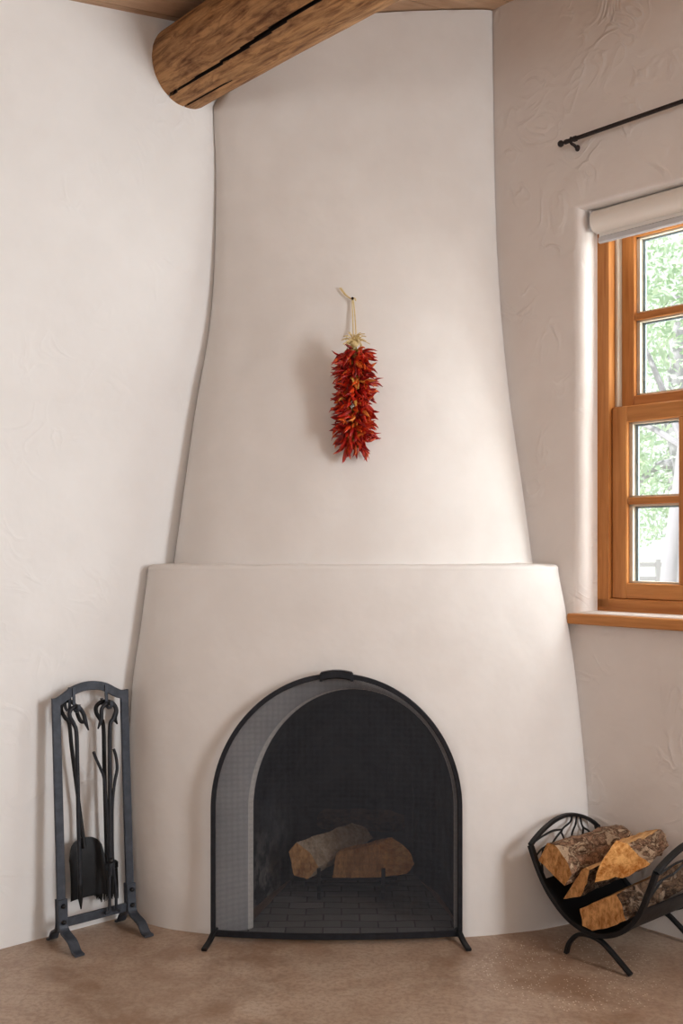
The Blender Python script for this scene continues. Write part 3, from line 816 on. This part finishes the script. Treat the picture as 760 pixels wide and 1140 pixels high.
# roller shade
shd = thing('roller_shade', 'rolled-up cream roller shade at the top of the wood window', 'roller shade', FR @ V((.13, .045, 2.14)), ANG-pi/2)
b = MB(); x0, x1 = WX0+.015, WX1-.012
def cyl(b, x0, x1, y, z, r, n=24):
    rows = [[FR @ V((x, y+r*cos(2*pi*k/n), z+r*sin(2*pi*k/n))) for k in range(n)] for x in (x0, x1)]
    b.grid(rows, closed=True); b.cap(rows[0]); b.cap(rows[1], flip=True)
cyl(b, x0+.006, x1, .048, 2.1875, .0365); b.build('fabric_roll', M['shade'], shd)
b = MB(); wbox(b, x0+.014, x1-.004, .052, .0535, 2.135, 2.187, 0); ftl = b.build('fabric_tail', M['shade'], shd)
b = MB(); wbox(b, x0+.012, x1-.003, .046, .060, 2.118, 2.140, .004); b.build('hem_bar', M['hem'], ftl)
for x in (x0+.001, x1+.004):
    b = MB(); wbox(b, x-.003, x+.003, .02, .083, 2.158, 2.2225, .002); b.build('bracket', M['hem'], shd)

# curtain rod
tr_, zr_ = pR(624, 160, -.036)
crd = thing('curtain_rod', 'thin dark iron curtain rod fixed on right wall above window', 'curtain rod', RP(tr_-.6, -.036, zr_), ANG-pi/2)
b = MB(); b.tube([RP(tr_-.03, -.036, zr_), RP(tr_-1.25, -.036, zr_)], .0065, 12); b.build('rod', M['rod_iron'], crd)
for e, tt in ((1, tr_), (-1, tr_-1.28)):
    b = MB(); b.ball(RP(tt, -.036, zr_), .0105, (1, 1, 1), 10); b.tube([RP(tt, -.036, zr_), RP(tt-e*.014, -.036, zr_), RP(tt-e*.016, -.036, zr_), RP(tt-e*.026, -.036, zr_), RP(tt-e*.034, -.036, zr_)], .006, 12, scale=[.7, .8, 1.25, 1.25, 1])
    b.tube([RP(tt-e*.05, -.036, zr_), RP(tt-e*.06, -.036, zr_)], .0088, 12)
    b.build('finial', M['rod_iron'], crd)
    b = MB(); tb = tt-e*.04
    b.tube(spline([RP(tb, -.036, zr_+.008), RP(tb, -.039, zr_-.004), RP(tb, -.034, zr_-.010), RP(tb, -.020, zr_-.012), RP(tb, -.009, zr_-.016), RP(tb, .002, zr_-.017)], 5), .0048, 8)
    b.ball(RP(tb, -.002, zr_-.017), .0085, (1, 1, 1.2), 10); b.build('bracket', M['rod_iron'], crd)

# ------------------------------------------------------------------ firewood in the firebox + grate
G2 = 'logs inside the firebox'
P_ = lambda x, y, Y: pY(x, y, Y)
f = [P_(321, 948, 3.42), P_(330, 938, 3.425), P_(345, 950, 3.43), P_(354, 965, 3.43), P_(342, 979, 3.425), P_(327, 974, 3.42)]
g = [P_(378, 926, 3.58), P_(392, 916, 3.585), P_(408, 922, 3.59), P_(415, 933, 3.585), P_(402, 944, 3.58), P_(386, 940, 3.575)]
loft_log('firewood_log', f, g, [M['bark'], M['weathered'], M['cut']], [1, 1, 1, 1, 1, 1], 'pale weathered split log lying at left on the fireplace grate', 'log', G2, seedv=21)
f = [P_(423, 939, 3.41), P_(436, 932, 3.42), P_(452, 943, 3.43), P_(462, 962, 3.43), P_(452, 973, 3.42), P_(428, 977, 3.40)]
g = [P_(374, 950, 3.44), P_(380, 945, 3.455), P_(388, 947, 3.47), P_(392, 955, 3.475), P_(384, 974, 3.465), P_(370, 977, 3.445)]
loft_log('firewood_log', f, g, [M['bark'], M['cut'], M['cut_orange']], [1, 1, 0, 0, 1, 1], 'reddish-brown split log with rounded end at right on the fireplace grate', 'log', G2, seedv=25)
f = [P_(352, 908, 3.625), P_(362, 899, 3.63), P_(374, 904, 3.635), P_(376, 916, 3.635), P_(364, 924, 3.63), P_(352, 918, 3.625)]
g = [P_(428, 910, 3.60), P_(438, 903, 3.605), P_(450, 907, 3.61), P_(450, 921, 3.615), P_(438, 927, 3.61), P_(428, 921, 3.605)]
loft_log('firewood_log', f, g, [M['char'], M['char'], M['char']], [0]*6, 'charred black log lying across the back of the firebox', 'log', G2, seedv=29)
grt = thing('fireplace_grate', 'small black iron grate carrying the logs inside the firebox', 'grate', (.03, 3.47, .012))
for x in (-.0724, .1332):
    b = MB(); b.bar(spline([(x, 3.36, .125), (x, 3.362, .08), (x, 3.37, .055), (x, 3.41, .045), (x, 3.6, .045)], 5), .012, .012, (1, 0, 0)); b.build('runner', M['black_iron'], grt)
    for y in (3.40, 3.58):
        b = MB(); b.bar([(x, y, .046), (x, y, .0145)], .011, .011, (1, 0, 0)); b.build('leg', M['black_iron'], grt)
for y in (3.43, 3.49, 3.55):
    b = MB(); b.bar([(-.12, y, .053), (.185, y, .053)], .011, .010, (0, 0, 1)); b.build('cross_bar', M['black_iron'], grt)

# ------------------------------------------------------------------ outdoors
b = MB(); b.cap([RP(60, .32, -.2), RP(-40, .32, -.2), RP(-40, 120, -.2), RP(60, 120, -.2)]); b.build('ground', M['yard'], smooth=0, props={'kind': 'structure'})
def leaf_cloud(b, c, r, n, size, rnd):
    for _ in range(n):
        while True:
            q = V((rnd.uniform(-1, 1), rnd.uniform(-1, 1), rnd.uniform(-1, 1)))
            if .35 < q.length < 1: break
        p = c+V((q.x*r[0], q.y*r[1], q.z*r[2])); u = V((rnd.gauss(0, 1), rnd.gauss(0, 1), rnd.gauss(0, 1))).normalized(); w_ = u.orthogonal().normalized()
        s_ = size*rnd.uniform(.6, 1.3); b.cap([p-u*s_, p+w_*s_*.5, p+u*s_, p-w_*s_*.5])
def tree(base_p, path, r, crowns, label, seed):
    rnd = random.Random(seed); t = thing('shade_tree', label, 'tree', base_p)
    b = MB(); P = spline([base_p+V(p) for p in path], 5); b.tube(P, r, 12, scale=[1-.6*i/(len(P)-1) for i in range(len(P))])
    for c, _, _ in crowns:
        e = base_p+V(c); k = P[int(len(P)*.55)]; b.tube(spline([k, k.lerp(e, .5)+V((0, 0, .2)), e], 5), r*.4, 7, scale=[1-.07*i for i in range(11)])
    b.build('trunk', M['treebark'], t)
    b = MB()
    for c, rr, n in crowns: leaf_cloud(b, base_p+V(c), rr, n*5, .06, rnd)
    b.build('foliage', M['leaf'], t, smooth=0)
g0 = -.2
tree(V((2.72, 9.0, g0)), [(.0, 0, 0), (.06, 0, 1.0), (.18, 0, 2.0), (.32, .1, 3.1), (.5, .2, 4.4)], .085, [((-.3, .6, 3.6), (.9, .9, .8), 260), ((.9, .5, 4.2), (1, 1, .9), 300), ((-.2, 1.6, 2.4), (.7, .7, .6), 150)], 'leaning pale-barked tree nearest outside the window', 1)
tree(V((5.1, 15.0, g0)), [(0, 0, 0), (-.1, 0, 1.6), (-.35, 0, 3.2), (-.3, 0, 5)], .22, [((-.6, .5, 3.6), (1.5, 1.5, 1.3), 420), ((.4, .8, 5.4), (1.7, 1.6, 1.4), 480), ((-1.0, .2, 2.0), (.8, .8, .7), 180)], 'leafy tree with grey trunk standing in the middle of the yard', 2)
tree(V((6.6, 21.0, g0)), [(0, 0, 0), (.1, 0, 2), (.0, 0, 4), (.2, 0, 6)], .25, [((-.7, .5, 4.4), (2.2, 2, 1.8), 520), ((.4, .8, 7.0), (2.4, 2.2, 2.0), 560), ((-.6, .4, 2.3), (1.1, 1.1, .9), 220)], 'tall leafy tree farthest back beyond the yard', 3)
fn = thing('rail_fence', 'low weathered grey fence across the far side of yard', 'fence', (9, 30, g0))
for k in range(9):
    x = 6+1.0*k*.75; b = MB(); b.box((x, 30, g0+.5), (.12, .12, 1.0)); b.build('post', M['fence'], fn)
for z in (.45, .85):
    b = MB(); b.box((9, 30, g0+z), (6.4, .06, .12)); b.build('rail', M['fence'], fn)

# ------------------------------------------------------------------ light
w = bpy.data.worlds.new('sky'); bpy.context.scene.world = w; w.use_nodes = True
bg = w.node_tree.nodes['Background']; bg.inputs[0].default_value = (.95, .98, 1.0, 1); bg.inputs[1].default_value = 1.05
def lamp(kind, name, loc, to, energy, col=(1, 1, 1), size=1, sy=None):
    l = bpy.data.lights.new(name, kind); o = bpy.data.objects.new(name, l); C.objects.link(o)
    l.energy = energy; l.color = col
    if kind == 'AREA':
        l.size = size
        if sy: l.shape = 'RECTANGLE'; l.size_y = sy
    d = V(to)-V(loc); o.matrix_world = Matrix.Translation(V(loc)) @ d.to_track_quat('-Z', 'Y').to_matrix().to_4x4()
    return o
sun = lamp('SUN', 'sun', (0, 0, 8), V((0, 0, 8))+V((.75, .35, -.8)), 3.5, (1, .97, .94)); sun.data.angle = .02
lamp('AREA', 'window_daylight', RP(-.22, .42, 1.62), RP(-.1, -1, 1.45), 30, (.95, .97, 1), .85, 1.25)
lamp('AREA', 'second_window_daylight', RP(-2.9, -.05, 1.6), RP(-.9, -2.4, 1.35), 138, (.92, .965, 1), 1.7, 1.5)
lamp('AREA', 'room_fill', (-.6, -2.2, 2.1), (0, 3.2, 1.2), 34, (1, .985, .97), 2.4, 1.4)

# ------------------------------------------------------------------ camera
cam = bpy.data.cameras.new('camera'); co = bpy.data.objects.new('camera', cam); C.objects.link(co)
cam.sensor_fit = 'VERTICAL'; cam.sensor_height = 36; cam.lens = F/1140*36; cam.shift_y = 39/1140
co.location = (0, 0, H); co.rotation_euler = (pi/2, 0, 0); cam.clip_start = .05
sc_ = bpy.context.scene; sc_.camera = co
sc_.view_settings.view_transform = 'Standard'; sc_.view_settings.look = 'None'; sc_.view_settings.exposure = .30; sc_.view_settings.gamma = .93
sc_.cycles.use_denoising = True; sc_.cycles.max_bounces = 8; sc_.cycles.transparent_max_bounces = 16
